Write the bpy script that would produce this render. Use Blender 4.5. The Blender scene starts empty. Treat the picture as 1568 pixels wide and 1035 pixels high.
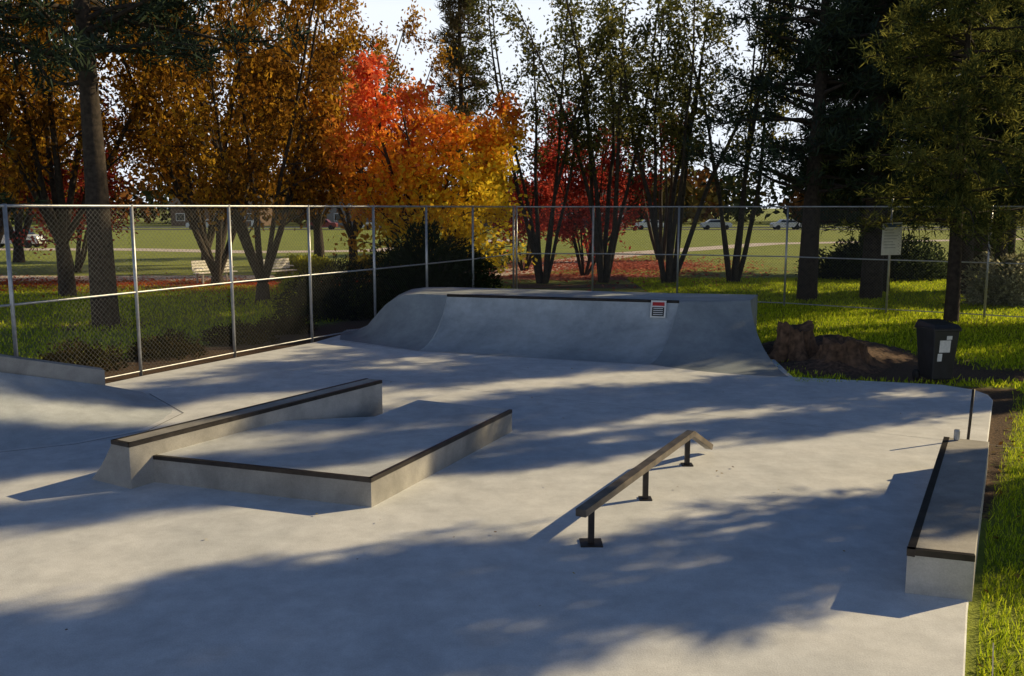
import bpy, math, numpy as np
from mathutils import Vector
sc=bpy.context.scene
R=np.random.default_rng
# ---------------------------------------------------------------- helpers
def link(o,parent=None):
    sc.collection.objects.link(o)
    if parent: o.parent=parent
    return o
def empty(name,loc=(0,0,0),rot=0):
    e=bpy.data.objects.new(name,None); e.location=loc; e.rotation_euler=(0,0,rot); return link(e)
def mesh(name,V,Fc,mats,mi=None,parent=None,smooth=False,bevel=0,loc=(0,0,0),rot=0):
    me=bpy.data.meshes.new(name); me.from_pydata([tuple(map(float,v)) for v in V],[],[tuple(f) for f in Fc])
    for m in (mats if isinstance(mats,(list,tuple)) else [mats]): me.materials.append(m)
    if mi is not None: me.polygons.foreach_set('material_index',mi)
    if smooth: me.polygons.foreach_set('use_smooth',[True]*len(me.polygons))
    me.update()
    o=bpy.data.objects.new(name,me); o.location=loc; o.rotation_euler=(0,0,rot); link(o,parent)
    if bevel:
        b=o.modifiers.new('b','BEVEL'); b.width=bevel; b.segments=2; b.limit_method='ANGLE'
    return o
def prism(name,poly,z0,z1,mat,**k):
    n=len(poly)
    zz=z1 if isinstance(z1,(list,tuple)) else [z1]*n
    V=[(x,y,z0) for x,y in poly]+[(p[0],p[1],zz[i]) for i,p in enumerate(poly)]
    F=[tuple(range(n-1,-1,-1)),tuple(range(n,2*n))]+[(i,(i+1)%n,(i+1)%n+n,i+n) for i in range(n)]
    return mesh(name,V,F,mat,**k)
def box(name,c,s,mat,**k):
    x,y,z=c; a,b,d=[q/2 for q in s]
    return prism(name,[(x-a,y-b),(x+a,y-b),(x+a,y+b),(x-a,y+b)],z-d,z+d,mat,**k)
def beam_vf(p0,p1,w,h):
    p0=Vector(p0);p1=Vector(p1);d=(p1-p0).normalized()
    s=d.cross(Vector((0,0,1)))
    if s.length<1e-3: s=Vector((1,0,0))
    s.normalize(); u=s.cross(d).normalized()
    V=[]
    for p in (p0,p1):
        for a,b in ((-1,-1),(1,-1),(1,1),(-1,1)): V.append(p+s*a*w/2+u*b*h/2)
    return V,[(3,2,1,0),(4,5,6,7),(0,1,5,4),(1,2,6,5),(2,3,7,6),(3,0,4,7)]
def beam(name,p0,p1,w,h,mat,**k):
    V,F=beam_vf(p0,p1,w,h); return mesh(name,V,F,mat,**k)
def tube_vf(pts,rad,sides=8,cap=False):
    pts=np.array(pts,float); n=len(pts); rad=np.broadcast_to(rad,(n,))
    V=[];
    for i in range(n):
        d=pts[min(i+1,n-1)]-pts[max(i-1,0)]; d=d/(np.linalg.norm(d)+1e-9)
        ref=np.array([1.,0,0]) if abs(d[2])>.8 else np.array([0,0,1.])
        s=np.cross(d,ref); s/=np.linalg.norm(s)+1e-9; u=np.cross(s,d)
        for k in range(sides):
            a=2*math.pi*k/sides; V.append(pts[i]+rad[i]*(s*math.cos(a)+u*math.sin(a)))
    F=[]
    for i in range(n-1):
        for k in range(sides):
            k2=(k+1)%sides; F.append((i*sides+k,i*sides+k2,(i+1)*sides+k2,(i+1)*sides+k))
    if cap: F.append(tuple(range(sides-1,-1,-1))); F.append(tuple((n-1)*sides+k for k in range(sides)))
    return V,F
def tube(name,pts,rad,mat,sides=10,**k):
    V,F=tube_vf(pts,rad,sides,True); return mesh(name,V,F,mat,smooth=True,**k)
def join_vf(parts):
    V=[];F=[]
    for v,f in parts:
        o=len(V); V+=list(v); F+=[tuple(i+o for i in q) for q in f]
    return V,F
# ---------------------------------------------------------------- materials
def nmat(name):
    m=bpy.data.materials.new(name); m.use_nodes=True; nt=m.node_tree
    return m,nt,nt.nodes['Principled BSDF']
def plain(name,col,rough=.6,metal=0,noise=.15,scale=6,bump=0):
    m,nt,b=nmat(name); N=nt.nodes;L=nt.links
    tc=N.new('ShaderNodeTexCoord'); n=N.new('ShaderNodeTexNoise'); n.inputs['Scale'].default_value=scale; n.inputs['Detail'].default_value=3
    L.new(tc.outputs['Object'],n.inputs['Vector'])
    r=N.new('ShaderNodeValToRGB'); r.color_ramp.elements[0].position=.3; r.color_ramp.elements[1].position=.7
    r.color_ramp.elements[0].color=[c*(1-noise) for c in col]+[1]; r.color_ramp.elements[1].color=[min(1,c*(1+noise)) for c in col]+[1]
    L.new(n.outputs['Fac'],r.inputs['Fac']); L.new(r.outputs['Color'],b.inputs['Base Color'])
    b.inputs['Roughness'].default_value=rough; b.inputs['Metallic'].default_value=metal
    if bump:
        bp=N.new('ShaderNodeBump'); bp.inputs['Strength'].default_value=bump; bp.inputs['Distance'].default_value=.02
        L.new(n.outputs['Fac'],bp.inputs['Height']); L.new(bp.outputs['Normal'],b.inputs['Normal'])
    return m
def concrete(name,base,dark,rough=.75):
    m,nt,b=nmat(name); N=nt.nodes;L=nt.links
    tc=N.new('ShaderNodeTexCoord')
    def noise(s,d=6,r=.6,dist=0):
        n=N.new('ShaderNodeTexNoise'); n.inputs['Scale'].default_value=s;n.inputs['Detail'].default_value=d;n.inputs['Roughness'].default_value=r;n.inputs['Distortion'].default_value=dist
        L.new(tc.outputs['Object'],n.inputs['Vector']); return n
    n1=noise(.5,5,.65,.6); n2=noise(3.2,6,.72); n3=noise(80,1,.6)
    r1=N.new('ShaderNodeValToRGB'); e=r1.color_ramp.elements; e[0].position=.36;e[1].position=.62
    e[0].color=list(dark)+[1]; e[1].color=list(base)+[1]
    L.new(n1.outputs['Fac'],r1.inputs['Fac'])
    def mul(a,nz,lo,hi,p0=.3,p1=.7):
        r=N.new('ShaderNodeValToRGB'); q=r.color_ramp.elements; q[0].position=p0;q[1].position=p1;q[0].color=(lo,lo,lo,1);q[1].color=(hi,hi,hi,1)
        L.new(nz.outputs['Fac'],r.inputs['Fac'])
        x=N.new('ShaderNodeMix'); x.data_type='RGBA'; x.blend_type='MULTIPLY'; x.inputs[0].default_value=1
        L.new(a,x.inputs[6]); L.new(r.outputs['Color'],x.inputs[7]); return x.outputs[2]
    c=mul(r1.outputs['Color'],n2,.80,1.05,.32,.66); c=mul(c,n3,.90,1.05)
    L.new(c,b.inputs['Base Color']); b.inputs['Roughness'].default_value=rough
    bp=N.new('ShaderNodeBump'); bp.inputs['Strength'].default_value=.3; bp.inputs['Distance'].default_value=.006
    L.new(n3.outputs['Fac'],bp.inputs['Height']); L.new(bp.outputs['Normal'],b.inputs['Normal'])
    return m
M={}
M['slab']=concrete('concrete_slab',(.83,.85,.88),(.69,.72,.76))
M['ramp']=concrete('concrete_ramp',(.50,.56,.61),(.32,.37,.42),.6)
M['bank']=concrete('concrete_bank_shaded',(.62,.67,.72),(.45,.50,.55),.7)  # bank kept darker than the slab: its shading is put into the colour
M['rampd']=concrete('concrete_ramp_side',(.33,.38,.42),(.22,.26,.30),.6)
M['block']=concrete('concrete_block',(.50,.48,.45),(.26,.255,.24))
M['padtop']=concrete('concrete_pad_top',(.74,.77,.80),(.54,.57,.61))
M['joint']=plain('joint_line',(.26,.27,.29),.9)
M['steel']=plain('edge_steel',(.035,.03,.028),.45,.5,.4,8)
M['rust']=plain('worn_rail_steel',(.15,.125,.10),.36,.55,.55,5)
M['galv']=plain('galvanised_steel',(.42,.44,.47),.42,.6,.15,12)
M['wire']=plain('fence_wire',(.12,.125,.13),.5,.5,.1)
M['bark']=plain('bark',(.04,.03,.024),.95,0,.5,9,.8)
M['barkg']=plain('grey_bark',(.055,.046,.038),.95,0,.4,9,.8)
M['stump']=plain('stump_wood',(.12,.07,.042),.95,0,.55,9,1)
M['blackp']=plain('black_plastic',(.02,.02,.022),.45,0,.3)
M['white']=plain('white_paint',(.75,.75,.73),.6,0,.08)
M['red']=plain('red_paint',(.5,.03,.03),.5)
M['black']=plain('black_paint',(.02,.02,.02),.5)
M['label']=plain('paper_label',(.75,.74,.7),.7,0,.1,20)
M['dirt']=plain('bark_mulch_soil',(.11,.065,.042),1,0,.6,14,1)
M['asph']=plain('asphalt',(.06,.06,.065),.9,0,.2,3)
M['path']=plain('gravel_path',(.60,.52,.48),.9,0,.2,2)
M['glass']=plain('window_glass',(.03,.035,.04),.1)
M['rubber']=plain('rubber',(.02,.02,.02),.8)
def leafmat(name,trans=.45):
    m=bpy.data.materials.new(name); m.use_nodes=True; nt=m.node_tree;N=nt.nodes;L=nt.links
    N.remove(N['Principled BSDF']); out=N['Material Output']
    a=N.new('ShaderNodeAttribute'); a.attribute_name='col'
    d=N.new('ShaderNodeBsdfDiffuse'); L.new(a.outputs['Color'],d.inputs['Color'])
    if trans:
        t=N.new('ShaderNodeBsdfTranslucent'); mx=N.new('ShaderNodeMixShader'); mx.inputs[0].default_value=trans
        L.new(a.outputs['Color'],t.inputs['Color'])
        L.new(d.outputs[0],mx.inputs[1]); L.new(t.outputs[0],mx.inputs[2]); L.new(mx.outputs[0],out.inputs['Surface'])
    else: L.new(d.outputs[0],out.inputs['Surface'])
    return m
M['leaf']=leafmat('leaves',.55); M['needle']=leafmat('needles',0); M['blade']=leafmat('grass_blades',.5)
# ---------------------------------------------------------------- big quad mesh
def quadmesh(name,V,Q,mi,col,mats):
    V=np.asarray(V,np.float32);Q=np.asarray(Q,np.int32)
    me=bpy.data.meshes.new(name); me.vertices.add(len(V)); me.vertices.foreach_set('co',V.ravel())
    me.loops.add(Q.size); me.loops.foreach_set('vertex_index',Q.ravel())
    me.polygons.add(len(Q)); me.polygons.foreach_set('loop_start',np.arange(0,Q.size,4,dtype=np.int32))
    try: me.polygons.foreach_set('loop_total',np.full(len(Q),4,np.int32))
    except Exception: pass
    for m in mats: me.materials.append(m)
    me.polygons.foreach_set('material_index',np.asarray(mi,np.int32))
    if col is not None:
        at=me.color_attributes.new('col','FLOAT_COLOR','POINT')
        c=np.ones((len(V),4),np.float32); c[:,:3]=np.minimum(col,.96); at.data.foreach_set('color',c.ravel())
    me.update(calc_edges=True); me.validate()
    return me
def leafquads(rng,C,size,aspect=.55,axis=None):
    n=len(C); size=np.broadcast_to(size,(n,))[:,None]
    u=rng.normal(size=(n,3)) if axis is None else axis
    u=u/(np.linalg.norm(u,axis=1,keepdims=True)+1e-9)
    v=np.cross(u,rng.normal(size=(n,3))); v/=np.linalg.norm(v,axis=1,keepdims=True)+1e-9
    P=np.stack([C+u*size,C+v*size*aspect,C-u*size,C-v*size*aspect],1).reshape(-1,3)
    return P,np.arange(4*n).reshape(n,4)
def path(rng,p,d,L,n,up,wig):
    p=np.array(p,float);d=np.array(d,float);d/=np.linalg.norm(d);out=[p.copy()]
    for i in range(n):
        d=d+rng.normal(0,wig,3);d[2]+=up;d/=np.linalg.norm(d);p=p+d*L/n;out.append(p.copy())
    return np.array(out)
def at(P,t):
    x=t*(len(P)-1);i=min(int(x),len(P)-2);f=x-i;return P[i]*(1-f)+P[i+1]*f
def finish_tree(name,tubes,C,size,cols,rng,barkm,leafm,aspect=.55,axis=None):
    V,F=join_vf([tube_vf(p,r,s) for p,r,s in tubes]); V=np.array(V)
    P,Q=leafquads(rng,C,size,aspect,axis)
    allV=np.vstack([V,P]); allQ=np.vstack([np.array(F),Q+len(V)])
    mi=np.concatenate([np.zeros(len(F)),np.ones(len(Q))])
    col=np.vstack([np.full((len(V),3),.05),np.repeat(cols,4,axis=0)])
    return quadmesh(name,allV,allQ,mi,col,[barkm,leafm])
def deciduous(name,seed,H=11,stems=6,lean=.35,r0=.14,start=.25,spread=2.6,nb=9,nt=5,leaves=12000,ls=.085,pal=None,single=0,barkm=None,jit=.22):
    rng=R(seed);tubes=[];tips=[]
    base=np.array([0,0,-.1])
    if single:
        tr=path(rng,base,(0,0,1),single,4,.1,.04); tubes.append((tr,np.linspace(r0*2.2,r0*1.6,5),8)); base=tr[-1]
    for s in range(stems):
        a=2*math.pi*(s+rng.uniform(-.3,.3))/stems; ln=lean*rng.uniform(.5,1.25)
        b0=base+np.array([math.cos(a),math.sin(a),0])*r0*(.3 if single else 1.1)
        P=path(rng,b0,(math.cos(a)*ln,math.sin(a)*ln,1),(H-(single or 0))*rng.uniform(.75,1.05),9,.03,.06)
        tubes.append((P,np.linspace(r0*rng.uniform(.7,1),.02,10),6))
        for k in range(nb):
            t=start+(1-start)*(k+rng.uniform(0,1))/nb
            q=at(P,min(t,.99)); a2=a+rng.uniform(-1.7,1.7)
            L=spread*(1.15-.75*t)*rng.uniform(.6,1.2)
            B=path(rng,q,(math.cos(a2),math.sin(a2),rng.uniform(.15,1.1)),L,5,.02,.16)
            tubes.append((B,np.linspace(max(.012,r0*.32*(1-t*.6)),.008,6),4))
            for j in range(nt):
                t2=rng.uniform(.25,1); q2=at(B,t2)
                T=path(rng,q2,rng.normal(size=3)*[1,1,.5]+[math.cos(a2)*.6,math.sin(a2)*.6,.25],L*.4*rng.uniform(.5,1.2),3,0,.2)
                tubes.append((T,np.linspace(.01,.004,4),3)); tips.append((T,rng.uniform(.2,1.8)))
    w=np.array([t[1] for t in tips]); w/=w.sum(); idx=rng.choice(len(tips),leaves,p=w)
    TT=np.array([t[0] for t in tips]); f=rng.uniform(0,3,leaves); i=np.minimum(f.astype(int),2); f=(f-i)[:,None]
    C=TT[idx,i]*(1-f)+TT[idx,i+1]*f+rng.normal(0,jit,(leaves,3))
    C[:,2]=np.maximum(C[:,2],.5)
    cl=rng.uniform(0,1,len(tips))[idx]
    cols=pal(rng,C,cl)
    return finish_tree(name,tubes,C,ls*rng.uniform(.6,1.3,leaves),cols,rng,barkm or M['bark'],M['leaf'])
def pal_mix(cols,ws=None):
    cols=np.array(cols)
    def f(rng,C,cl):
        n=len(C); x=np.clip(cl*.7+rng.uniform(0,.3,n),0,.999)*(len(cols)-1)
        i=x.astype(int); g=(x-i)[:,None]; c=cols[i]*(1-g)+cols[i+1]*g
        return c*rng.uniform(.6,1.35,(n,1))
    return f
def pine(name,seed,H=14,r0=.3,start=.3,end=.98,nb=46,spread=4,nt=16,blades=16,ls=.2,col=(.03,.055,.032),col2=(.06,.08,.03),droop=-.02,conic=.5,up=.1,asp=.13,vs=.16,mat='needle'):
    rng=R(seed); tr=path(rng,(0,0,-.1),(0,0,1),H,10,.1,.012)
    tubes=[(tr,np.linspace(r0,.04,11),10)];TC=[];TA=[];TK=[]
    for k in range(nb):
        t=start+(end-start)*(k+rng.uniform(0,1))/nb; q=at(tr,t); a=rng.uniform(0,2*math.pi)
        L=spread*(1-conic*(t-start)/(1-start))*rng.uniform(.55,1.1)
        B=path(rng,q,(math.cos(a),math.sin(a),up+rng.uniform(-.15,.3)),L,6,droop,.1)
        tubes.append((B,np.linspace(max(.02,r0*.22),.012,7),5))
        for j in range(nt):
            t2=rng.uniform(.2,1)**.8; q2=at(B,t2)+rng.normal(0,[.1*L,.1*L,vs])
            TC.append(q2);TA.append([math.cos(a)*.4,math.sin(a)*.4,.5]);TK.append(rng.uniform())
    TC=np.array(TC);TA=np.array(TA);TK=np.array(TK)
    n=len(TC)*blades; C0=np.repeat(TC,blades,0); ax=rng.normal(size=(n,3))+np.repeat(TA,blades,0)
    ax/=np.linalg.norm(ax,axis=1,keepdims=True); sz=ls*rng.uniform(.6,1.2,n)
    C=C0+ax*sz[:,None]+rng.normal(0,.05,(n,3))
    k=np.repeat(TK,blades)[:,None]; cols=(np.array(col)*(1-k)+np.array(col2)*k)*rng.uniform(.6,1.4,(n,1))
    return finish_tree(name,tubes,C,sz,cols,rng,M['bark'],M[mat],asp,ax)
def place(name,me,loc,rot=0,s=1,sz=None):
    o=bpy.data.objects.new(name,me); o.location=loc; o.rotation_euler=(0,0,rot); o.scale=(s,s,sz or s); return link(o)
# ---------------------------------------------------------------- ground
def axis(lo,hi,d,far):
    a=list(np.arange(lo,hi+1e-6,d)); k=d; l=lo
    while l>-far: k*=1.5; l-=k; a.insert(0,l)
    k=d;l=hi
    while l<far: k*=1.5; l+=k; a.append(l)
    return np.array(a)
def edge_d(x,y): return (x-2.93)*.879-(y-5.55)*.476
def fence_d(x,y): # signed distance left of the left fence line
    return -((x+6.74)*.894-(y-16.31)*.447)
xs=axis(-32,32,.4,3000);ys=axis(-6,62,.4,3000)
X,Y=np.meshgrid(xs,ys); nx,ny=len(xs),len(ys)
def blob(x,y,cx,cy,rx,ry): return np.clip(1.6-1.6*np.sqrt(((x-cx)/rx)**2+((y-cy)/ry)**2),0,1)
def soil(x,y):
    return np.maximum.reduce([blob(x,y,7.2,17.6,3.1,2.7),blob(x,y,9.2,16.6,2.6,1.0),np.clip(1.1-edge_d(x,y)/(.12+np.clip(y-8.5,0,8)*.10),0,1)*(y>8.5)*(y<15.5)])
dirt=np.maximum.reduce([soil(X,Y),
   np.clip(1.4-np.abs(fence_d(X,Y)-.6)/1.5,0,1)*(Y<31), blob(X,Y,-3,27,4,2.5), blob(X,Y,-10.8,23.8,2,1.5),
   blob(X,Y,-8.3,30.2,3,1.6),blob(X,Y,11.8,24.5,2,1.4),blob(X,Y,1,36,3,1.5),blob(X,Y,4,36,3,1.5)])
redl=np.clip(1.5-np.abs(Y-36.5-np.clip(X,-30,0)*.03)/2.2,0,1)*(X<-2)
redl=np.maximum.reduce([redl,blob(X,Y,5,50,8,6),blob(X,Y,3,41,7,3)*.9])
V=np.stack([X.ravel(),Y.ravel(),np.full(X.size,-.07)],1)
ii=np.arange(nx*ny).reshape(ny,nx); Q=np.stack([ii[:-1,:-1],ii[:-1,1:],ii[1:,1:],ii[1:,:-1]],-1).reshape(-1,4)
gc=np.stack([dirt.ravel(),redl.ravel(),np.zeros(X.size)],1)
m,nt,b=nmat('grass_ground'); N=nt.nodes;L=nt.links; M['grass']=m
tc=N.new('ShaderNodeTexCoord'); a=N.new('ShaderNodeAttribute'); a.attribute_name='col'; sp=N.new('ShaderNodeSeparateColor'); L.new(a.outputs['Color'],sp.inputs[0])
def gn(s,d=4):
    n=N.new('ShaderNodeTexNoise'); n.inputs['Scale'].default_value=s; n.inputs['Detail'].default_value=d; n.inputs['Roughness'].default_value=.65; L.new(tc.outputs['Object'],n.inputs['Vector']); return n
def ramp(n,c0,c1,p0=.3,p1=.7):
    r=N.new('ShaderNodeValToRGB'); e=r.color_ramp.elements; e[0].position=p0;e[1].position=p1;e[0].color=list(c0)+[1];e[1].color=list(c1)+[1]; L.new(n,r.inputs['Fac']); return r.outputs['Color']
def mix(f,c0,c1):
    x=N.new('ShaderNodeMix'); x.data_type='RGBA'; L.new(f,x.inputs[0]); L.new(c0,x.inputs[6]); L.new(c1,x.inputs[7]); return x.outputs[2]
n1=gn(.35);n2=gn(9,4);n3=gn(30,3)
g1=ramp(n1.outputs['Fac'],(.16,.21,.03),(.30,.35,.045)); g2=ramp(n2.outputs['Fac'],(.10,.14,.02),(.34,.39,.045)); 
h=N.new('ShaderNodeMix'); h.data_type='RGBA'; h.inputs[0].default_value=.5; L.new(g1,h.inputs[6]); L.new(g2,h.inputs[7]); g=h.outputs[2]
d1=ramp(n3.outputs['Fac'],(.03,.02,.014),(.18,.105,.06),.3,.75)
r1=ramp(n3.outputs['Fac'],(.16,.04,.025),(.48,.15,.09),.3,.7)
def thr(ch,w):
    s=N.new('ShaderNodeMath');s.operation='ADD';L.new(ch,s.inputs[0]);
    q=N.new('ShaderNodeMath');q.operation='MULTIPLY_ADD';L.new(n2.outputs['Fac'],q.inputs[0]);q.inputs[1].default_value=w;q.inputs[2].default_value=-w/2;L.new(q.outputs[0],s.inputs[1])
    mr=N.new('ShaderNodeMapRange');mr.inputs[1].default_value=.35;mr.inputs[2].default_value=.65;L.new(s.outputs[0],mr.inputs[0]);return mr.outputs[0]
c=mix(thr(sp.outputs[0],1.2),g,d1); c=mix(thr(sp.outputs[1],1.2),c,r1)
L.new(c,b.inputs['Base Color']); b.inputs['Roughness'].default_value=1
bp=N.new('ShaderNodeBump');bp.inputs['Strength'].default_value=.8;bp.inputs['Distance'].default_value=.05;L.new(n3.outputs['Fac'],bp.inputs['Height']);L.new(bp.outputs['Normal'],b.inputs['Normal'])
me=quadmesh('ground',V,Q,np.zeros(len(Q)),gc,[m]); place('ground',me,(0,0,0))
def strip_vf(pts,w,z):
    V=[];n=len(pts)
    for i,p in enumerate(pts):
        a=np.array(pts[max(i-1,0)][:2],float);bb=np.array(pts[min(i+1,n-1)][:2],float);d=bb-a;d/=np.linalg.norm(d);q=np.array([-d[1],d[0]])*w/2
        zz=z if len(p)<3 else p[2]+z
        V+=[(p[0]+q[0],p[1]+q[1],zz),(p[0]-q[0],p[1]-q[1],zz)]
    return V,[(2*i,2*i+1,2*i+3,2*i+2) for i in range(n-1)]
def strip(name,pts,w,z,mat,**k):
    return mesh(name,*strip_vf(pts,w,z),mat,**k)
strip('park_path',[(60,95),(22,79),(16,71.5),(8,62),(4,54),(2.2,47.5),(-1,43),(-8,40.5),(-20,40),(-45,42)],3.0,-.064,M['path'])
strip('side_path',[(-70,70),(-28,68),(-18,64),(-10,66),(0,90)],3.5,-.060,M['path'])
strip('road',[(-300,146),(300,146)],9,-.060,M['asph'])
strip('road_markings',[(-300,146),(300,146)],.15,-.054,M['white'])
box('kerb',(0,141.3,-.02),(600,.3,.14),M['block'])
# ---------------------------------------------------------------- skatepark
slab=[(3,-4),(2.0,3.8),(2.93,5.55),(3.456,6.575),(7.59,14.15),(7.72,14.55),(7.7,14.95),(7.36,15.4),(6.24,15.74),(5.04,16.12),(5.5,20.3),(-1.5,22.6),(-3.9,22.3),(-4.45,20.4),(-6.6,16.35),(-8.7,11.9),(-11.2,6.8),(-14,-4)]
slo=prism('skatepark_slab',slab,-.25,0,M['slab'],bevel=.012)
jp=[strip_vf(p,.008,.003) for p in ([(-4.6,17.0),(7.0,10.9)],[(1.0,1.6),(3.35,6.0)])]
# quarter pipe
def lerp(a,b,t): return np.array(a)*(1-t)+np.array(b)*t
def qp(name):
    st=[]
    for t in np.linspace(1,0,17):
        T=lerp((-1.455,20.5),(-4.15,22.0),t); B=lerp((-1.99,19.14),(-3.95,20.75),t); K=lerp((-1.5,22.6),(-4.1,22.5),t)
        h=np.interp(T[0],[-4.15,-3.8,-3.5,-3.2,-2.9,-2.5,-2.1,-1.4],[0,.03,.16,.5,.82,1.0,1.05,1.05]); st.append((B,T,K,h,56))
    nl=len(st)-1
    for t in np.linspace(0,1,9):
        st.append((lerp((-1.97,19.13),(2.64,17.43),t),lerp((-1.44,20.5),(3.49,19.07),t),lerp((-1.49,22.6),(3.69,21.0),t),1.05,74))
    nc=len(st)-1
    for t in np.linspace(0,1,11):
        bu=math.sin(t*math.pi)
        B=lerp((2.66,17.43),(4.95,16.12),t)+np.array((-.28,-.96))*.24*bu
        st.append((B,lerp((3.5,19.07),(5.0,19.1),t)+np.array((-.1,-.96))*.12*bu,lerp((3.7,21.0),(5.5,20.4),t),1.05+.02*t,50+28*t))
    n=22; V=[]
    for B,T,K,h,tm in st:
        tm=math.radians(tm)
        for j in range(n):
            th=tm*j/(n-1); f=math.sin(th)/math.sin(tm); z=h*(1-math.cos(th))/(1-math.cos(tm))+.002
            p=B*(1-f)+T*f; V.append((p[0],p[1],z))
        V.append((T[0]*.97+K[0]*.03,T[1]*.97+K[1]*.03,h+.002)); V.append((K[0],K[1],h+.002)); V.append((K[0],K[1],-.2))
    m=n+3;F=[];mi=[]
    for i in range(len(st)-1):
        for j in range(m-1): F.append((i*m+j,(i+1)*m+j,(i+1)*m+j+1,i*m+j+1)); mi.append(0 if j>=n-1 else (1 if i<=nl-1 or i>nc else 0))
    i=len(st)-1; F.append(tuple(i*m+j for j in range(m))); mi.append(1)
    V.append((st[i][0][0],st[i][0][1],-.2)); F[-1]=tuple([i*m+j for j in range(m)]+[len(V)-1])
    root=empty(name)
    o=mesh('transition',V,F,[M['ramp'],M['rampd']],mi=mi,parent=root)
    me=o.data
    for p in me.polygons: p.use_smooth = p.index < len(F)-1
    e=o.modifiers.new('es','EDGE_SPLIT'); e.split_angle=math.radians(25)
    P0=(-1.455,20.49,1.05);P1=(3.5,19.06,1.05)
    tube('coping',[P0,P1],.032,M['steel'],parent=root)
    return root
qp('quarter_pipe')
jp.append(strip_vf([(-3.9,20.55),(-1.99,19.09),(2.66,17.38)],.02,.004))
jp.append(strip_vf([(-6.9,10.5),(-6.38,10.99),(-5.6,11.4),(-4.95,12.15),(-4.85,13.2),(-5.9,14.6)],.02,.004))  # dark strip along the bank toe, painting in the shading edge there
o=mesh('joint_and_shade_lines',*join_vf(jp),M['joint']); o.parent=slo
# manual pad
pd=empty('manual_pad')
A=(-3.97,9.78);B=(-1.42,8.91);C=(0.0,12.08);D=(-1.33,12.73);E=(-2.05,11.1);Fp=(-2.93,11.45);G=(-1.93,13.0)
V=[(p[0],p[1],.3) for p in (A,B,C,D,E,Fp)]+[(p[0],p[1],-.01) for p in (A,B,C,D)]+[(G[0],G[1],.0),(G[0],G[1],-.01)]
F=[(0,1,2,3,4,5),(0,6,7,1),(1,7,8,2),(2,8,9,3),(5,4,10),(4,3,10),(3,9,11,10)]
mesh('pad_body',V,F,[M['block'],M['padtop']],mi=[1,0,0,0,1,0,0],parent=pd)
def edge_strip(name,p,q,z,par,w=.045,out=.004):
    p=np.array(p,float);q=np.array(q,float);d=(q-p)/np.linalg.norm(q-p);nrm=np.array([d[1],-d[0]])
    c0=p+nrm*(out-w/2);c1=q+nrm*(out-w/2)
    beam(name,(c0[0],c0[1],z+.004-w/2),(c1[0],c1[1],z+.004-w/2),w,w,M['steel'],parent=par)
edge_strip('front_edge_steel',A,B,.3,pd); edge_strip('side_edge_steel',B,C,.3,pd)
# tall ledge
ld=empty('grind_ledge')
f0=np.array((-4.1,9.52));f1=np.array((-1.9,13.15));dv=(f1-f0)/np.linalg.norm(f1-f0);lf=np.array((-dv[1],dv[0]))
g0=f0+lf*.3;g1=f1+lf*.3
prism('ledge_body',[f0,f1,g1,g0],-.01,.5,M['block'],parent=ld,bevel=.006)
edge_strip('edge_steel_near',f0,f1,.5,ld)
edge_strip('edge_steel_far',g1,g0,.5,ld)
edge_strip('edge_steel_end',g0-dv*.0,f0,.5,ld)
V=[];n=10
for k,pp in enumerate((g0+dv*.004,g0+dv*1.6)):
    for j in range(n+1):
        a=j/n; w=.42*(1 if k==0 else .25); V.append((*(pp+lf*w*math.sin(a*math.pi/2)**1),.46*(1-math.sin(a*math.pi/2))**1.3 -.004))
F=[(j,j+1,n+2+j,n+1+j) for j in range(n)]
V+= [(g0[0]+dv[0]*.004,g0[1]+dv[1]*.004,-.01)]; F.append(tuple([len(V)-1]+list(range(n,-1,-1))))
mesh('ledge_flare',V,F,M['block'],parent=ld)
# right ledge
rl=empty('grind_ledge')
r=[(3.09,6.84),(3.545,6.69),(5.44,10.15),(5.03,10.37)]
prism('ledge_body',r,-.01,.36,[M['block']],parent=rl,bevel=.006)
edge_strip('edge_steel_left',r[3],r[0],.36,rl,.06); edge_strip('edge_steel_front',r[0],r[1],.36,rl,.05)
# left bank and bank ledge
bk=empty('concrete_bank')
rowU=[(-9.2,12.0,.95),(-8.3,12.8,.78),(-7.55,13.27,.60),(-7.0,13.8,.40),(-6.46,14.3,.2),(-6.0,14.6,.03)]
rowL=[(-8.6,9.2,-.006),(-7.4,10.2,-.006),(-6.38,11.09,-.006),(-5.6,11.5,-.006),(-5.0,12.2,-.006),(-4.9,13.2,-.006)]
V=[];n=12
for u,l in zip(rowU,rowL):
    for j in range(n+1):
        f=j/n; V.append((u[0]*(1-f)+l[0]*f,u[1]*(1-f)+l[1]*f,l[2]+(u[2]-l[2])*(1-f)**1.1))
F=[(i*(n+1)+j,i*(n+1)+j+1,(i+1)*(n+1)+j+1,(i+1)*(n+1)+j) for i in range(5) for j in range(n)]
mesh('bank_surface',V,F,M['bank'],parent=bk,smooth=True)
prism('bank_ledge',[(-9.2,12.0),(-6.46,14.28),(-6.62,14.5),(-9.4,12.25)],-.01,[1.38,.45,.45,1.38],M['block'],parent=bk,bevel=.01)
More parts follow.
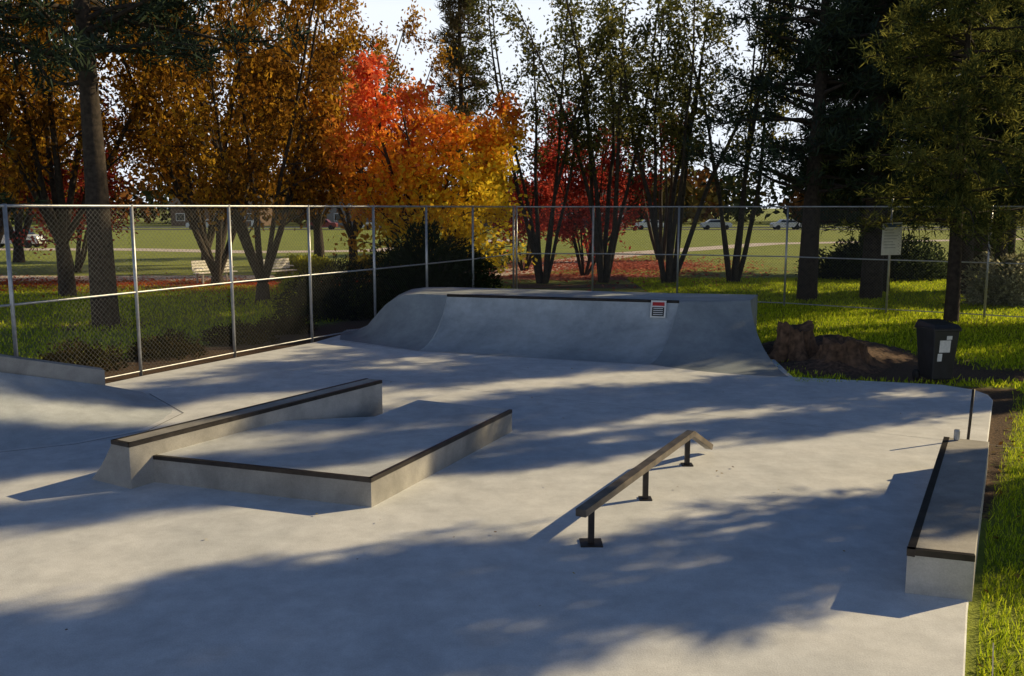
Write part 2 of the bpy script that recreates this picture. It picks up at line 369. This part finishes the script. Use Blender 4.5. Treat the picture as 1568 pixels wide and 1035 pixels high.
# flat rail
ra=empty('grind_rail')
for i,(x,y) in enumerate([(.713,7.91),(1.386,9.18),(2.06,10.45)]):
    beam(f'post_{i+1}',(x,y,-.01),(x,y,.325),.055,.055,M['steel'],parent=ra)
    box(f'base_plate_{i+1}',(x,y,.006),(.2 if i==0 else .13,.2 if i==0 else .13,.012),M['steel'],parent=ra)
beam('rail_bar',(.60,7.70,.355),(2.12,10.565,.355),.10,.07,M['rust'],parent=ra,bevel=.006)
beam('rail_down_bar',(2.122,10.569,.354),(2.44,11.0,.075),.098,.068,M['rust'],parent=ra,bevel=.006)
tube('steel_stake',[(5.96,11.65,-.1),(5.99,11.65,.67)],.018,M['steel'])
can=empty('drink_can',(5.1,10.22,.365))
V,F=tube_vf([(0,0,0),(0,0,.008),(0,0,.105),(0,0,.12)],[.026,.033,.033,.027],14,True); mesh('can_body',V,F,M['galv'],parent=can)
# ---------------------------------------------------------------- fence
def fence(name,posts):
    root=empty(name);H=3.03;parts=[]
    for x,y in posts: parts.append(tube_vf([(x,y,-.1),(x,y,H+.03)],.033,8,True))
    mesh('posts',*join_vf(parts),M['galv'],parent=root,smooth=True)
    parts=[]
    for (a,b),(c,d) in zip(posts[:-1],posts[1:]):
        for z,r in ((H,.026),(1.5,.021),(.06,.016)): parts.append(tube_vf([(a,b,z),(c,d,z)],r,6))
    mesh('rails',*join_vf(parts),M['galv'],parent=root,smooth=True)
    V=[];F=[];z0,z1=.04,H-.02;hh=z1-z0;r=.0014;NS=8
    for (a,b),(c,d) in zip(posts[:-1],posts[1:]):
        p=np.array((a,b));q=np.array((c,d));Lg=np.linalg.norm(q-p);u=(q-p)/Lg;nn=np.array([-u[1],u[0]])
        sp=.09
        for sg in (1,-1):
            for k in np.arange(-hh,Lg,sp):
                s0=k
                t0=max(0,-s0)/hh;t1=min(1,(Lg-s0)/hh)
                if t1<=t0: continue
                off=nn*.035+nn*.002*sg
                ns=max(1,int(round(NS*(t1-t0))))
                for e in range(ns):
                    ta=t0+(t1-t0)*e/ns;tb=t0+(t1-t0)*(e+1)/ns
                    sa=s0+ta*hh;sb=s0+tb*hh;za=z0+ta*hh;zb=z0+tb*hh
                    if sg<0: za,zb=z1-ta*hh,z1-tb*hh
                    A_=p+u*sa+off;B_=p+u*sb+off;o=len(V)
                    V+=[(*(A_-u*r),za+r*sg),(*(A_+u*r),za-r*sg),(*(B_+u*r),zb-r*sg),(*(B_-u*r),zb+r*sg)];F.append((o,o+1,o+2,o+3))
    mesh('wire_mesh',V,F,M['wire'],parent=root)
    return root
fence('chain_link_fence',[(-12.1,5.6),(-11.0,7.75),(-9.93,9.9),(-8.86,12.05),(-7.8,14.2),(-6.74,16.35),(-5.68,18.5),(-4.55,20.6),(-3.4,22.6),(-2.3,24.7),(-1.15,27.0),(.05,30.0)])
fence('chain_link_fence',[(.15,30.3),(2.66,30.2),(5.36,29.6),(8.49,28.4),(10.95,26.6),(13.1,25.2),(15.8,23.4),(18.5,21.6),(21.2,19.8)])
# park sign on fence
sg=empty('park_sign',(10.93,26.45,2.12),.35)
box('panel',(0,0,0),(.7,.02,.94),M['white'],parent=sg,bevel=.004)
blue=plain('sign_blue',(.03,.08,.2),.5)
box('header',(0,-.013,.38),(.62,.004,.10),blue,parent=sg)
rng=R(3)
for i in range(7):
    w=rng.uniform(.3,.56); box(f'text_line_{i}',(-.29+w/2,-.013,.25-i*.085),(w,.004,.014),M['joint'],parent=sg)
tube('post',[(0,.06,-2.2),(0,.06,1.35)],.03,M['galv'],parent=sg)
ws=empty('warning_sign',(3.06,19.03,.90),-.28); ws.rotation_euler=(math.radians(-26),0,-.28)
box('panel',(0,0,0),(.32,.008,.38),M['white'],parent=ws)
box('red_header',(0,-.006,.11),(.25,.004,.08),M['red'],parent=ws)
box('black_field',(0,-.006,-.06),(.25,.004,.2),M['black'],parent=ws)
for i in range(4): box(f'text_{i}',(0,-.0095,.01-i*.045),(.2,.003,.016),M['white'],parent=ws)
# ---------------------------------------------------------------- bin
bn=empty('wheelie_bin',(7.52,16.0,-.07),.15); bn.scale=(.86,.86,.98)
V=[(-.22,-.24,.08),(.22,-.24,.08),(.22,.24,.08),(-.22,.24,.08),(-.28,-.32,.98),(.28,-.32,.98),(.28,.34,.98),(-.28,.34,.98)]
mesh('body',V,[(3,2,1,0),(4,5,6,7),(0,1,5,4),(1,2,6,5),(2,3,7,6),(3,0,4,7)],M['blackp'],parent=bn,bevel=.02)
box('rim',(0,0.01,.985),(.61,.7,.05),M['blackp'],parent=bn,bevel=.015)
V=[(-.30,-.36,1.012),(.30,-.36,1.012),(.30,.36,1.012),(-.30,.36,1.012),(-.25,-.28,1.08),(.25,-.28,1.08),(.25,.34,1.12),(-.25,.34,1.12)]
mesh('lid',V,[(3,2,1,0),(4,5,6,7),(0,1,5,4),(1,2,6,5),(2,3,7,6),(3,0,4,7)],M['blackp'],parent=bn,bevel=.015)
for s in (-1,1): tube(f'wheel_{s}',[(s*.23,.27,.1),(s*.28,.27,.1)],.1,M['rubber'],parent=bn,sides=16)
tube('handle',[(-.2,.4,1.05),(.2,.4,1.05)],.016,M['blackp'],parent=bn)
def slant(name,x0,x1,z0,z1,mat):
    yy=lambda z:-.24-.08*(z-.08)/.9-.006
    mesh(name,[(x0,yy(z0),z0),(x1,yy(z0),z0),(x1,yy(z1),z1),(x0,yy(z1),z1)],[(0,1,2,3)],mat,parent=bn)
slant('label_a',-.14,.1,.58,.80,M['label']); slant('label_b',-.16,-.06,.42,.56,M['label']); slant('label_c',.0,.12,.81,.88,M['label'])
# ---------------------------------------------------------------- dirt mound + stump
def lump(name,cx,cy,rx,ry,h,seed,mat,n=40,rough=.35,z=-.09):
    rng=R(seed); ph=rng.uniform(0,6,(14,2)); fr=rng.normal(0,3.2,(14,2)); V=[]
    for i in range(n):
        for j in range(n):
            x=-1+2*i/(n-1);y=-1+2*j/(n-1);r2=math.sqrt(x*x+y*y)
            e=max(0,1-r2)**.8; s=sum(math.sin(fr[k,0]*x+fr[k,1]*y+ph[k,0]) for k in range(14))/6
            V.append((cx+x*rx,cy+y*ry,z+h*e*(1+rough*s)+rng.normal(0,.012)*(e>0)))
    F=[(i*n+j,(i+1)*n+j,(i+1)*n+j+1,i*n+j+1) for i in range(n-1) for j in range(n-1)]
    return mesh(name,V,F,mat,smooth=True)
lump('dirt_mound',6.8,19.4,1.8,1.6,.36,1,M['dirt']); lump('dirt_mound',6.1,17.4,1.1,.9,.2,2,M['dirt'])
def stump(loc,r,h,seed,wid=1.0):
    rng=R(seed);V=[];n=36;lv=9;ph=rng.uniform(0,6,4)
    for k in range(lv):
        f=k/(lv-1)
        for i in range(n):
            a=2*math.pi*i/n; fl=(1-f)**2.4
            rr=r*(1+fl*.85*(1+math.sin(5*a+ph[0])*.7)+.09*math.sin(11*a+ph[1])+.05*math.sin(17*a+ph[3])+rng.normal(0,.02))
            zz=h*f+(.12*h*math.sin(2*a+ph[2])+rng.normal(0,.035) if k==lv-1 else 0)
            V.append((math.cos(a)*rr*wid,math.sin(a)*rr,zz-.08))
    F=[(k*n+i,k*n+(i+1)%n,(k+1)*n+(i+1)%n,(k+1)*n+i) for k in range(lv-1) for i in range(n)]
    V.append((0,0,h-.16)); F+=[((lv-1)*n+i,(lv-1)*n+(i+1)%n,len(V)-1) for i in range(n)]
    mesh('tree_stump',V,F,M['stump'],loc=loc)
stump((5.72,18.3,.0),.30,.72,1,1.1); stump((6.4,17.5,0),.32,.50,2,1.25)
# ---------------------------------------------------------------- benches
wood=plain('bench_slats',(.84,.83,.80),.7,0,.06)
def bench(loc,rot):
    e=empty('park_bench',loc,rot)
    for i in range(4): box(f'seat_slat_{i}',(0,-.2+i*.12,.45),(1.8,.1,.035),wood,parent=e)
    for i in range(4): box(f'back_slat_{i}',(0,.24+i*.02,.56+i*.11),(1.8,.03,.09),wood,parent=e)
    for s in (-.7,.7):
        box(f'leg_front_{s}',(s,-.18,.2),(.07,.06,.46),M['block'],parent=e); beam(f'leg_back_{s}',(s,.2,-.03),(s,.33,.95),.07,.05,M['block'],parent=e)
        box(f'arm_{s}',(s,.0,.64),(.06,.5,.04),wood,parent=e)
bench((-12.2,37.6,-.07),.9); bench((-9.9,38.4,-.07),.9)
# ---------------------------------------------------------------- cars / houses
def car(loc,rot,col,nm='parked_car'):
    e=empty(nm,loc,rot); pm=plain('car_paint',col,.3,.2,.03)
    prof=[(-2.1,.35),(-2.15,.75),(-2.0,.95),(-1.2,1.0),(-.75,1.42),(.75,1.45),(1.45,.98),(2.05,.9),(2.15,.6),(2.1,.32)]
    V=[];n=len(prof)
    for s in (-1,1):
        for x,z in prof: V.append((x,s*(.86 if z<1.1 else .68),z))
    F=[tuple(range(n)),tuple(range(2*n-1,n-1,-1))]+[(i,i+n,(i+1)%n+n,(i+1)%n) for i in range(n)]
    mesh('body',V,F,pm,parent=e,bevel=.05)
    for s in (-1,1):
        y0=s*.865;y1=s*.70
        mesh(f'side_window_{s}',[(-1.05,y0,1.03),(1.3,y0,1.03),(.72,y1,1.37),(-.68,y1,1.37)],[(0,1,2,3)],M['glass'],parent=e)
        for x in (-1.35,1.35): tube(f'wheel_{s}_{x}',[(x,s*.72,.31),(x,s*.9,.31)],.32,M['rubber'],parent=e,sides=18)
    mesh('windscreen',[(1.42,-.7,1.02),(1.42,.7,1.02),(.82,.62,1.43),(.82,-.62,1.43)],[(0,1,2,3)],M['glass'],parent=e)
for x,y,c,r_ in ((2,131,(.6,.6,.62),0),(11,131,(.03,.03,.035),0),(19.5,130,(.7,.72,.75),0),(29,131,(.45,.48,.5),3.14),(-19,130,(.75,.75,.75),0),(-27,131,(.2,.03,.03),3.14),(-44,131,(.5,.55,.6),0),(39,131,(.6,.6,.6),0)):
    car((x,y,-.05),r_,c)
strip('parking_lane',[(-300,131),(300,131)],6,-.062,M['asph'])
car((-38.5,71,-.06),.1,(.75,.75,.75))
brick=plain('house_siding',(.13,.085,.065),.9,0,.2,3); brick2=plain('pale_siding',(.22,.21,.2),.9,0,.1,3); roofm=plain('roof_shingle',(.06,.055,.055),.95,0,.3,4)
def house(x,y,w,d,h,wm,rot=0):
    e=empty('house',(x,y,-.07),rot)
    box('walls',(0,0,h/2),(w,d,h),wm,parent=e)
    a=w/2+.5;b_=d/2+.5
    mesh('roof',[(-a,-b_,h-.1),(a,-b_,h-.1),(a,b_,h-.1),(-a,b_,h-.1),(-a,0,h+2.0),(a,0,h+2.0)],[(0,1,5,4),(2,3,4,5),(0,4,3),(1,2,5),(3,2,1,0)],roofm,parent=e)
    k=0
    for xx in np.arange(-w/2+1.6,w/2-1,2.9):
        box(f'window_frame_{k}',(xx,-d/2-.03,1.5),(1.5,.1,1.3),M['white'],parent=e); box(f'window_pane_{k}',(xx,-d/2-.09,1.5),(1.3,.05,1.1),M['glass'],parent=e);k+=1
    box('door',(w/2-1,-d/2-.04,1.05),(1,.1,2.1),M['white'],parent=e)
house(-26,158,15,9,4.2,brick2,.03);house(-6,160,13,9,4.2,brick,-.02);house(12,158,14,9,4.2,brick,.02);house(-50,160,15,9,3.4,brick)
# ---------------------------------------------------------------- trees
GG=[(.07,.085,.03),(.14,.15,.05),(.26,.23,.06)]
BR=[(.11,.06,.015),(.34,.16,.025),(.68,.42,.04)]
def pal_maple(rng,C,cl):
    n=len(C); x=C[:,0]; z=C[:,2]
    t=np.clip((z-2.9)/4.6-.10*x+rng.normal(0,.15,n)+(cl-.5)*.35,0,1)[:,None]
    y_=np.array((.96,.74,.06));o=np.array((.96,.42,.04));r_=np.array((.96,.22,.10));b_=np.array((.66,.33,.05))
    c=np.where(t<.4,y_*(1-t/.4)+o*(t/.4),o*(1-(t-.4)/.6)+r_*((t-.4)/.6))
    k=np.clip((-x-1.9)/1.4+rng.normal(0,.25,n),0,1)[:,None]
    return (c*(1-k)+b_*k)*rng.uniform(.85,1.0,(n,1))
maple=deciduous('maple_mesh',11,H=8.0,stems=8,lean=.85,r0=.12,start=.08,spread=2.6,nb=12,nt=7,leaves=22000,ls=.10,pal=pal_maple,single=1.0,jit=.2)
redt=deciduous('red_mesh',12,H=7.6,stems=7,lean=.4,r0=.08,start=.2,spread=1.9,nb=10,nt=6,leaves=9000,ls=.09,pal=pal_mix([(.14,.05,.03),(.42,.06,.05),(.7,.12,.08)]))
vase=[deciduous(f'vase_mesh{i}',20+i,H=13.5,stems=6,lean=.26,r0=.13,start=.42,spread=2.3,nb=11,nt=5,leaves=7000,ls=.085,pal=pal_mix(GG),barkm=M['barkg']) for i in range(3)]
brown=[deciduous(f'brown_mesh{i}',30+i,H=11,stems=7,lean=.6,r0=.14,start=.2,spread=3.0,nb=11,nt=6,leaves=15000,ls=.09,pal=pal_mix(BR),single=[.6,1.6,.4][i]) for i in range(3)]
pines=[pine(f'pine_mesh{i}',40+i,H=15,r0=.36,start=[.42,.24,.16][i],nb=[62,74,78][i],spread=[5.6,4.6,4.2][i],nt=26,blades=12,ls=.2,col=(.03,.045,.04),col2=(.05,.07,.035)) for i in range(3)]
smallpine=pine('smallpine_mesh',50,H=9,r0=.2,start=.30,nb=74,spread=3.9,nt=28,blades=14,ls=.125,col=(.03,.055,.028),col2=(.24,.24,.06),droop=-.07,up=.05,mat='leaf')
tallc=pine('tallc_mesh',51,H=20,r0=.3,start=.12,nb=120,spread=3.4,nt=16,blades=8,ls=.26,col=(.09,.075,.04),col2=(.15,.11,.05),conic=.85,up=0)
colum=[pine(f'colum_mesh{i}',52+i,H=15,r0=.16,start=.05,nb=190,spread=1.3,nt=16,blades=12,ls=.18,col=(.03,.055,.03),col2=(.06,.08,.03),conic=.1,up=.5) for i in range(2)]
colhi=pine('colhi_mesh',60,H=14,r0=.16,start=.5,nb=120,spread=1.25,nt=15,blades=12,ls=.18,conic=.1,up=.4)
place('orange_maple_tree',maple,(-2.8,31.3,-.07),0,1.0)
place('red_maple_tree',redt,(3.3,42,-.07),1,1.0); place('red_maple_tree',redt,(.6,45,-.07),2.4,1.0); place('red_maple_tree',redt,(-21,44,-.07),3,1.1)
for i,(x,y,s) in enumerate([(1.25,37.4,.95),(3.8,38,1.0),(6.4,37.5,1.05),(9.2,38,1.0),(4.6,52,.95),(8.8,54,1.1)]):
    place('vase_shaped_tree',vase[i%3],(x,y,-.07),i*1.3,s)
for i,(x,y,s,z) in enumerate([(-8.3,30.3,.9,1.15),(-15.6,32,1.0,1.2),(-11.6,36,1.0,1.3),(-16.7,50,1.15,1.5),(-10.5,50,1.1,1.35),(-23,40,1.1,1.35),(-28,52,1.2,1.6),(-7.6,44,.9,1.05)]):
    place('autumn_tree',brown[i%3],(x,y,-.07),i*2.1,s,z)
place('pine_tree',pines[0],(-10.65,23.8,-.07),.5,1.0)
for i,(k,x,y,s) in enumerate([(1,9.9,30.6,.95),(1,12.2,31,1.05),(1,17.5,33,1.0),(2,18.5,34.5,1.1),(2,13.5,33.5,1.0),(2,16.0,32.6,1.15),(1,21.5,36,1.15),(2,17,44,1.0),(2,23,45,1.1)]):
    place('pine_tree',pines[k],(x,y,-.07),i*1.9+2,s)
place('small_pine_tree',smallpine,(11.8,24.4,-.07),.3,1.0)
place('small_pine_tree',smallpine,(17.2,24.2,-.07),2.5,.9)
place('tall_conifer_tree',tallc,(-3.3,62,-.07),0,1.05)
place('pine_tree',pines[2],(-18,27,-.07),3,1.0)
# trees east of the park (beyond the right of the view), which shade the slab
AZ=np.array((.917,.399))
def east(w,x): return (x,(w+AZ[1]*x)/AZ[0],-.07)
for i,(w,x,s,z) in enumerate([(5.95,13.5,1.05,1.0),(9.95,16.5,.62,1.05),(12.15,16.5,1.3,1.0),(15.6,19,1.15,1.15)]):
    place('cypress_tree',colum[i%2],east(w,x),i*1.7,s,z)
place('narrow_pine_tree',colhi,east(6.9,13.2),1,.8,1.0)
# bushes
def bush(name,loc,rx,ry,h,n,seed,cols,ls=.06,asp=.4):
    rng=R(seed);u=rng.normal(size=(n,3));u/=np.linalg.norm(u,axis=1,keepdims=True);u[:,2]=np.abs(u[:,2])
    K=rng.normal(size=(26,3));K/=np.linalg.norm(K,axis=1,keepdims=True);K[:,2]=np.abs(K[:,2])
    ki=np.argmax(u@K.T,1); amp=rng.uniform(.72,1.08,26)[ki]
    r=rng.uniform(0,1,n)**.35*amp*(.85+.15*np.max(u@K.T,1)**4)
    C=u*r[:,None]*[rx,ry,h]+rng.normal(0,.05,(n,3)); C[:,2]=np.maximum(C[:,2],.02)
    tb=[(path(rng,(0,0,-.1),(rng.normal(),rng.normal(),1.2),h*.8,5,0,.15),np.linspace(.03,.008,6),5) for _ in range(9)]
    ax=u+rng.normal(0,.6,(n,3)); cl=rng.uniform(0,1,26)[ki]
    me=finish_tree(name+'_m',tb,C,ls*rng.uniform(.6,1.3,n),pal_mix(cols)(rng,C,cl),rng,M['bark'],M['leaf'],asp,ax)
    return place(name,me,loc)
DG=[(.02,.035,.018),(.04,.06,.025),(.06,.08,.03)]
bush('evergreen_shrub',(-2.6,27.8,-.07),2.3,1.6,2.5,26000,1,DG,.08,.3)
bush('evergreen_shrub',(-5.0,25.6,-.07),1.7,1.2,1.7,12000,2,[(.03,.04,.02),(.07,.075,.03)],.07,.25)
bush('flowering_shrub',(-9.0,40,-.07),1.6,1.2,1.1,7000,3,[(.14,.2,.03),(.5,.5,.06)],.09)
bush('flowering_shrub',(-6.2,41,-.07),1.3,1.2,1.0,5000,4,[(.15,.15,.03),(.55,.35,.06)],.09)
bush('flowering_shrub',(-8.0,34.0,-.07),.8,.6,.7,3000,6,[(.2,.25,.03),(.55,.6,.06)],.06)
bush('pale_shrub',(15.8,29.0,-.07),1.6,1.2,2.1,9000,5,[(.25,.25,.15),(.6,.6,.45)],.08)
bush('evergreen_shrub',(16,40,-.07),4,2,2,12000,8,DG,.1)
bush('evergreen_shrub',(-3.5,47,-.07),3.5,2,1.6,9000,9,DG,.1)
rng=R(77)
for i,(x,y) in enumerate([(-8.3,17.2),(-7.3,19.0),(-6.3,21.0),(-5.6,22.7),(-9.3,15.3)]): bush('low_shrub',(x,y,-.07),.9,.9,rng.uniform(.35,.6),2500,10+i,[(.03,.03,.015),(.08,.06,.02)],.05)
# distant tree mass
rng=R(9);n=40000;nc=170
cx=rng.uniform(-150,150,nc);cy=rng.uniform(168,215,nc);ch=rng.uniform(6,13,nc);cr=rng.uniform(4,7,nc);k=rng.integers(0,nc,n)
u=rng.normal(size=(n,3));u/=np.linalg.norm(u,axis=1,keepdims=True);rr=rng.uniform(.2,1,(n,1))**.4
C=u*rr*np.stack([cr[k],cr[k],ch[k]*.5],1)+np.stack([cx[k],cy[k],ch[k]*.5],1)+rng.normal(0,.4,(n,3));C[:,2]=np.maximum(C[:,2],0)
P,Q=leafquads(rng,C,.8*rng.uniform(.5,1.3,n),.6)
pc=np.array([(.05,.06,.03),(.12,.09,.03),(.2,.09,.03),(.07,.08,.03)])[rng.integers(0,4,nc)][k]*rng.uniform(.6,1.3,(n,1))
place('distant_trees',quadmesh('dt',P,Q,np.zeros(n),np.repeat(pc,4,0),[M['needle']]),(0,0,0))
# ---------------------------------------------------------------- grass blades and leaves
def blades(name,n,samp,h,w,cols,seed):
    rng=R(seed);p=samp(rng,n);n=len(p);hh=h*rng.uniform(.5,1.3,n);a=rng.uniform(0,6.28,n)
    dx=np.cos(a)*w/2;dy=np.sin(a)*w/2;lx=rng.normal(0,.35,n)*hh;ly=rng.normal(0,.35,n)*hh;z=-.07
    V=np.stack([np.stack([p[:,0]-dx,p[:,1]-dy,np.full(n,z)],1),np.stack([p[:,0]+dx,p[:,1]+dy,np.full(n,z)],1),
      np.stack([p[:,0]+dx*.3+lx,p[:,1]+dy*.3+ly,z+hh],1),np.stack([p[:,0]-dx*.3+lx,p[:,1]-dy*.3+ly,z+hh],1)],1).reshape(-1,3)
    c=np.array(cols)[rng.integers(0,len(cols),n)]*rng.uniform(.7,1.3,(n,1))
    place(name,quadmesh(name,V,np.arange(4*n).reshape(n,4),np.zeros(n),np.repeat(c,4,0),[M['blade']]),(0,0,0))
GC=[(.46,.58,.03),(.56,.66,.04),(.68,.74,.06),(.26,.36,.02)]
def dens(p,rng): return rng.uniform(0,1,len(p))>soil(p[:,0],p[:,1])*1.3
def s1(rng,n):
    y=rng.uniform(4,15,n);x=rng.uniform(2,11,n);p=np.stack([x,y],1);k=(edge_d(x,y)>.06)&(x<.6*y+1.5);p=p[k];return p[dens(p,rng)]
def s2(rng,n):
    y=15+25*rng.uniform(0,1,n)**1.5;x=rng.uniform(5,26,n);p=np.stack([x,y],1);k=(x<.62*y+1)&~((x<7.9)&(y<15.6));p=p[k];return p[dens(p,rng)]
def s3(rng,n):
    y=rng.uniform(14,36,n);x=rng.uniform(-24,0,n);p=np.stack([x,y],1);k=(fence_d(x,y)>2.0)&(x>-.62*y-1);return p[k]
blades('lawn_grass',130000,s1,.06,.010,GC,1)
blades('lawn_grass',140000,s2,.08,.03,GC,2)
blades('lawn_grass',60000,s3,.08,.03,GC,3)
def litter(name,n,samp,size,cols,seed,z=-.045):
    rng=R(seed);p=samp(rng,n);n=len(p);C=np.column_stack([p,np.full(n,z)+rng.uniform(0,.02,n)])
    a=rng.uniform(0,6.28,n);u=np.stack([np.cos(a),np.sin(a),rng.normal(0,.25,n)],1);v=np.stack([-np.sin(a),np.cos(a),rng.normal(0,.25,n)],1)
    s=(size*rng.uniform(.6,1.3,n))[:,None];P=np.stack([C+u*s,C+v*s*.7,C-u*s,C-v*s*.7],1).reshape(-1,3)
    c=np.array(cols)[rng.integers(0,len(cols),n)]*rng.uniform(.6,1.2,(n,1))
    place(name,quadmesh(name,P,np.arange(4*n).reshape(n,4),np.zeros(n),np.repeat(c,4,0),[M['leaf']]),(0,0,0))
LC=[(.25,.12,.04),(.4,.25,.06),(.15,.07,.03),(.45,.35,.12)]
def l1(rng,n):
    y=rng.uniform(4,30,n);x=rng.uniform(2,18,n);k=(edge_d(x,y)>.06)&(x<.62*y+1)&~((x<7.9)&(y>14)&(y<16.2))&~((x<5.6)&(y>14));return np.stack([x,y],1)[k]
litter('fallen_leaves',5000,l1,.035,LC,5)
def l2(rng,n): return np.stack([rng.uniform(-26,-1,n),rng.normal(36.5,1.8,n)],1)
litter('fallen_leaves',14000,l2,.06,[(.55,.08,.03),(.35,.06,.03),(.6,.2,.05)],6)
def l4(rng,n): return np.stack([rng.normal(5,3.5,n),rng.normal(48,5,n)],1)
litter('fallen_leaves',8000,l4,.08,[(.6,.22,.16),(.45,.12,.09)],7)
def l5(rng,n):
    y=rng.uniform(6,17,n);x=rng.uniform(-5,7,n);k=edge_d(x,y)<-.1;return np.stack([x,y],1)[k]
litter('scattered_leaves',50,l5,.018,LC,8,z=.012)
# ---------------------------------------------------------------- light
EL=math.radians(26.0)
sun=bpy.data.lights.new('sun','SUN'); sun.energy=5; sun.angle=math.radians(.5); sun.color=(1,.78,.43)
so=bpy.data.objects.new('sun',sun); link(so)
sd=Vector((AZ[0]*math.cos(EL),AZ[1]*math.cos(EL),math.sin(EL))); so.rotation_euler=sd.to_track_quat('Z','Y').to_euler()
w=bpy.data.worlds.new('World'); sc.world=w; w.use_nodes=True; nt=w.node_tree; bg=nt.nodes['Background']; N=nt.nodes;L=nt.links
sky=N.new('ShaderNodeTexSky'); sky.sky_type='NISHITA'; sky.sun_disc=False; sky.sun_elevation=EL; sky.sun_rotation=math.atan2(AZ[0],AZ[1])
sky.air_density=1.0; sky.dust_density=.1; sky.ozone_density=5
tc=N.new('ShaderNodeTexCoord'); sx=N.new('ShaderNodeSeparateXYZ'); L.new(tc.outputs['Generated'],sx.inputs[0])
mr=N.new('ShaderNodeMapRange'); mr.interpolation_type='SMOOTHSTEP'; mr.inputs[1].default_value=.20; mr.inputs[2].default_value=.28; mr.inputs[3].default_value=1; mr.inputs[4].default_value=0
L.new(sx.outputs['Z'],mr.inputs[0])
mx=N.new('ShaderNodeMix'); mx.data_type='RGBA'; L.new(mr.outputs[0],mx.inputs[0]); L.new(sky.outputs[0],mx.inputs[6]); mx.inputs[7].default_value=(17.6,18.8,20.6,1)
L.new(mx.outputs[2],bg.inputs[0]); bg.inputs[1].default_value=.053
# ---------------------------------------------------------------- camera
cam=bpy.data.cameras.new('cam'); cam.sensor_width=36; cam.lens=36*1400/1568; cam.clip_end=6000
co=bpy.data.objects.new('camera',cam); link(co); co.location=(0,0,3); co.rotation_euler=(math.pi/2-math.atan(199.5/1400),0,0)
sc.camera=co
sc.view_settings.view_transform='Standard'; sc.view_settings.look='None'; sc.view_settings.exposure=0
